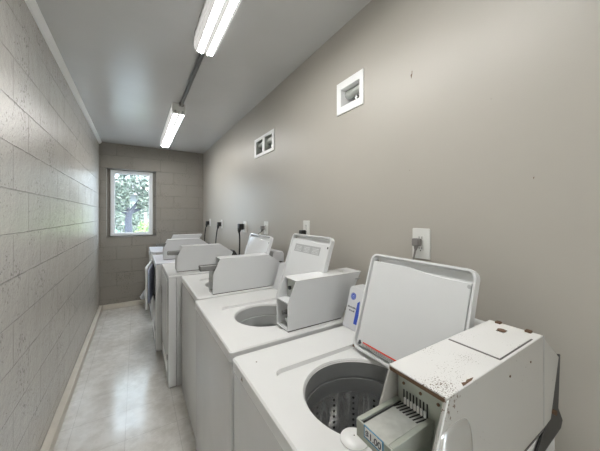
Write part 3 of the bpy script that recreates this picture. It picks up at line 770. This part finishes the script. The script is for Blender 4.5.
def dryer(xf, y0, label, bx, by, opened=False, slide=True, bmat=None, wid=0.675, topmat=None):
    loc = (xf, y0, ZF)
    P = thing('dryer', loc, label, 'dryer', 'white front loading coin dryers along the right wall')
    y1 = y0+wid; xb = xf+0.70
    body = MB(loc)
    body.box(xf+0.060, xb, y0+0.003, y1-0.003, ZF+0.014, TD-0.012)
    cab = body.build('cabinet', M['cabinet'], P, bevel=0.004)
    for lx in (xf+0.06, xb-0.05):
        for ly in (y0+0.05, y1-0.05):
            MB(loc).cyl((lx, ly, 0), 0.02, ZF, ZF+0.016).build('foot', M['rubber'], P)
    MB(loc).box(xf-0.002, xb, y0, y1, TD-0.020, TD).build('top', topmat or M['white'], P, bevel=0.006, seg=3)
    dy0, dy1, dz0, dz1 = y0+0.075, y1-0.075, 0.395, 0.850
    fp = MB(loc); slab_with_holes(fp, 'x', y0, y1, ZF+0.018, TD-0.0205, xf, xf+0.058, [(dy0+0.03, dy1-0.03, dz0+0.03, dz1-0.03)])
    fpo = fp.build('front_panel', M['white'], P, bevel=0.004)
    # drum mouth behind the door opening
    yc, zc = (dy0+dy1)/2, (dz0+dz1)/2
    MB(loc).box(xf+0.0585, xf+0.0598, dy0+0.02, dy1-0.02, dz0+0.02, dz1-0.02).build('drum_bulkhead', M['bluegrey'], P)
    MB(loc).lathe([(0.21, 0.006), (0.20, 0.0), (0.19, 0.004), (0.185, 0.018)], (xf+0.040, yc, zc), 0, 48, axis='x').build('drum_ring', M['steel'], P)
    W = dy1-dy0
    dl = (xf, 0, 0)
    def door_part(mb):
        if opened:
            hinge = Matrix.Translation((xf-0.006, dy1, 0)) @ Matrix.Rotation(math.radians(-8), 4, 'Z') @ Matrix.Translation((-(xf-0.006), -dy1, 0))
            mb.xform(hinge)
        return mb
    dm = MB(loc).prism(rrect(dy0, dy1, dz0, dz1, 0.03), 'x', xf-0.022 if opened else xf-0.007, xf-0.001)
    door = door_part(dm).build('door', M['white'], P, bevel=0.005)
    if opened:
        door_part(MB(loc).prism(rrect(dy0+0.06, dy1-0.03, dz0+0.04, dz1-0.04, 0.05), 'x', xf-0.002, xf+0.012)).build('door_liner', M['bluegrey'], door, bevel=0.004)
    hb = MB(loc).box(xf-0.024 if opened else xf-0.0085, xf-0.020 if opened else xf-0.005, dy1-0.045 if not opened else dy0+0.02, dy1-0.020 if not opened else dy0+0.045, 0.52, 0.69)
    door_part(hb).build('door_handle', M['darkslot'], door, bevel=0.002)
    MB(loc).box(xf-0.003, xf+0.002, y0+0.085, y0+0.115, 0.165, 0.205).build('latch', M['rubber'], P, bevel=0.002)
    MB(loc).box(xf-0.003, xf+0.002, y0+0.12, y1-0.12, 0.05, 0.13).build('kick_grille', M['lid'], P, bevel=0.002)
    ct = TD+0.165
    box = coin_box(P, loc, bx, by, bmat or M['boxw'], bmat or M['boxw'], slide, slide, L=0.345)
    MB(loc).prism([(xf+0.570, TD+0.001), (xf+0.595, TD+0.12), (xf+0.66, TD+0.12), (xf+0.68, TD+0.001)], 'y', by+0.112, y1-0.004).build('console', M['console'], P, bevel=0.005)
    return P
dryer(0.228, 2.425, 'nearest white front-loading dryer, standing forward of the washers, grey coin slide', 0.305, 2.560, topmat=M['white'])
dryer(0.175, 3.135, 'white dryer with its front door hanging open into the aisle', 0.262, 3.335, opened=True, topmat=M['skytop'])
dryer(0.175, 4.130, 'farthest white dryer, in the corner below the window wall', 0.420, 4.180, slide=False, topmat=M['skytop'])

# white plastic bag on the curb at the end wall
bg = bmesh.new(); bmesh.ops.create_icosphere(bg, subdivisions=4, radius=1.0)
b = MB((0.10, YE-0.03, 0.024))
for v in bg.verts:
    p = v.co; q = 1+0.10*math.sin(9*p.x+4*p.z)+0.08*math.sin(13*p.z+7*p.y)+random.uniform(-0.03, 0.03)
    h = (p.z+1)/2
    b.v.append(Vector((0.10+0.030*(1-h)*0+0.075*p.x*q*(1-0.75*h)+0.03*h, YE-0.024+0.018*p.y*q, 0.026+0.165*h)))
bg.verts.index_update()
b.f = [[v.index for v in f.verts] for f in bg.faces]; bg.free()
tag(b.build('plastic_bag', M['bag'], angle=180), 'crumpled bluish white plastic bag on the curb below the window, behind dryer door', 'bag')

# ------------------------------------------------------------------ outside the window
GZ = 0.30
struct(MB().box(-9, 9, YE+T+0.02, 26, GZ-0.2, GZ).build('ground', M['grass']))
def leaves(mb, centre, rad, count, size):
    for _ in range(count):
        while True:
            d = Vector((random.uniform(-1, 1), random.uniform(-1, 1), random.uniform(-1, 1)))
            if d.length <= 1: break
        p = Vector(centre)+Vector((d.x*rad[0], d.y*rad[1], d.z*rad[2]))
        u = Vector((random.gauss(0, 1), random.gauss(0, 1), random.gauss(0, 1))).normalized()
        w = u.orthogonal().normalized(); s = size*random.uniform(0.6, 1.3)
        n = u.cross(w)*s*0.12
        mb.add([p-u*s, p+w*s*0.45+n, p+u*s, p-w*s*0.45+n], [(0, 1, 2, 3)])
    return mb
def tree(x, y, h, rt, crown, mat, label, size=0.09, count=900):
    loc = (x, y, GZ)
    r = thing('tree', loc, label, 'tree')
    MB(loc).tube([(x, y, GZ-0.02), (x+0.01, y, GZ+0.3), (x-0.02, y, GZ+h*0.45), (x+0.02, y, GZ+h*0.6)], [rt*1.35, rt*1.05, rt*0.95, rt*0.8], 16).build('trunk', M['bark'], r)
    for (dx, dy, dz) in ((-0.55, 0.1, 1.0), (0.45, -0.1, 1.1), (-0.15, 0.3, 1.4), (0.7, 0.2, 0.7), (-0.8, -0.2, 0.7)):
        p0 = Vector((x, y, GZ+h*0.56)); p2 = p0+Vector((dx, dy, dz)); p1 = (p0+p2)/2+Vector((dx*0.18, 0, -0.10))
        MB(loc).tube([p0, p1, p2], [rt*0.6, rt*0.42, rt*0.18], 10).build('branch', M['bark'], r)
    m = MB(loc)
    for c, rad, k in crown: leaves(m, c, rad, int(count*k), size)
    m.build('crown', mat, r, smooth=False)
    return r
tree(-0.19, 10.0, 2.05, 0.10, [((-0.6, 9.9, 2.75), (1.0, 0.9, 0.85), 2.2), ((0.5, 9.9, 2.8), (1.0, 0.9, 0.8), 2.0), ((-0.62, 9.8, 1.9), (0.5, 0.4, 0.5), 0.9), ((0.42, 9.9, 1.9), (0.42, 0.4, 0.5), 0.9), ((-0.1, 10.1, 3.9), (1.3, 1.0, 0.6), 0.9)], M['leafA'], 'leafy tree with forked dark trunk seen through the window', 0.065, 900)
def shrub(x, y, rad, mat, label, count=500, size=0.06):
    loc = (x, y, GZ); r = thing('shrub', loc, label, 'bush')
    m = MB(loc); leaves(m, (x, y, GZ+rad[2]), rad, count, size); m.build('foliage', mat, r, smooth=False)
    st = MB(loc)
    for k in range(6):
        a = k*PI/3; st.tube([(x, y, GZ-0.01), (x+rad[0]*0.4*math.cos(a), y+rad[1]*0.4*math.sin(a), GZ+rad[2])], [0.015, 0.006], 6)
    st.build('stems', M['bark'], r)
shrub(0.34, 9.2, (0.36, 0.3, 0.50), M['leafB'], 'bright yellow green bush at the right foot of the window view')
shrub(-0.62, 9.0, (0.34, 0.3, 0.36), M['leafC'], 'dark blue green bush at the left foot of the window view')
for (x, y, sx, hz_, mt_, lb) in ((-2.3, 14.2, 1.0, 0.75, 'leafA', 'pale green hedge left of the tree, far outside the window'),
        (-0.1, 14.4, 1.0, 0.85, 'leafA', 'tall pale hedge straight behind the tree trunk outside the window'),
        (2.1, 14.2, 1.0, 0.75, 'leafB', 'sunny green hedge right of the tree, far outside the window')):
    shrub(x, y, (sx, 0.6, hz_), M[mt_], lb, 1500, 0.085)
tag(MB((0.31, 11.6, GZ)).box(0.27, 0.36, 11.54, 11.64, GZ, 2.45).box(0.255, 0.375, 11.525, 11.655, 2.45, 2.50).build('porch_post', M['post'], bevel=0.006), 'pale porch post standing right of the tree outside the window', 'post')
hs_ = thing('neighbour_house', (0.0, 19.5, GZ), 'pale low house far behind the tree outside the window', 'house')
HL = (0.0, 19.5, GZ)
MB(HL).box(-5, 5, 19.0, 22, GZ, 2.6).build('wall', M['housewall'], hs_)
MB(HL).prism([(-5.4, 2.6), (5.4, 2.6), (4.0, 3.5), (-4.0, 3.5)], 'y', 18.6, 22.4).build('roof', M['roofing'], hs_)

# ------------------------------------------------------------------ light from outside
wd = bpy.data.worlds.new('sky'); SC.world = wd; wd.use_nodes = True
nt = wd.node_tree; bgn = nt.nodes['Background']
sky = nt.nodes.new('ShaderNodeTexSky'); sky.sky_type = 'HOSEK_WILKIE'
sky.sun_direction = (0.3, -0.75, 0.7); sky.turbidity = 3.5
nt.links.new(mixc(nt, 0.7, sky.outputs[0], (0.74, 0.87, 1.0)), bgn.inputs[0]); bgn.inputs[1].default_value = 4.2
sun = bpy.data.lights.new('sun', 'SUN'); sun.energy = 2.5; sun.angle = 0.01; sun.color = (1, 0.96, 0.9)
so = bpy.data.objects.new('sun', sun); COL.objects.link(so); so.location = (2, -4, 8)
so.rotation_euler = Vector((-0.3, 0.75, -0.7)).to_track_quat('-Z', 'Y').to_euler()

# ------------------------------------------------------------------ camera
cam = bpy.data.cameras.new('camera'); cam.sensor_width = 36; cam.lens = 36*265/600; cam.shift_y = -10.5/600
cam.clip_start = 0.02; cam.clip_end = 100
co = bpy.data.objects.new('camera', cam); COL.objects.link(co); co.location = (0, 0, H)
co.rotation_euler = (PI/2, 0, -math.atan(164/265)); SC.camera = co

SC.view_settings.view_transform = 'Standard'; SC.view_settings.look = 'None'
SC.view_settings.exposure = 1.68; SC.view_settings.gamma = 1.0; SC.view_settings.use_curve_mapping = False
SC.cycles.use_denoising = True
SC.cycles.max_bounces = 10; SC.cycles.diffuse_bounces = 6; SC.cycles.sample_clamp_indirect = 8
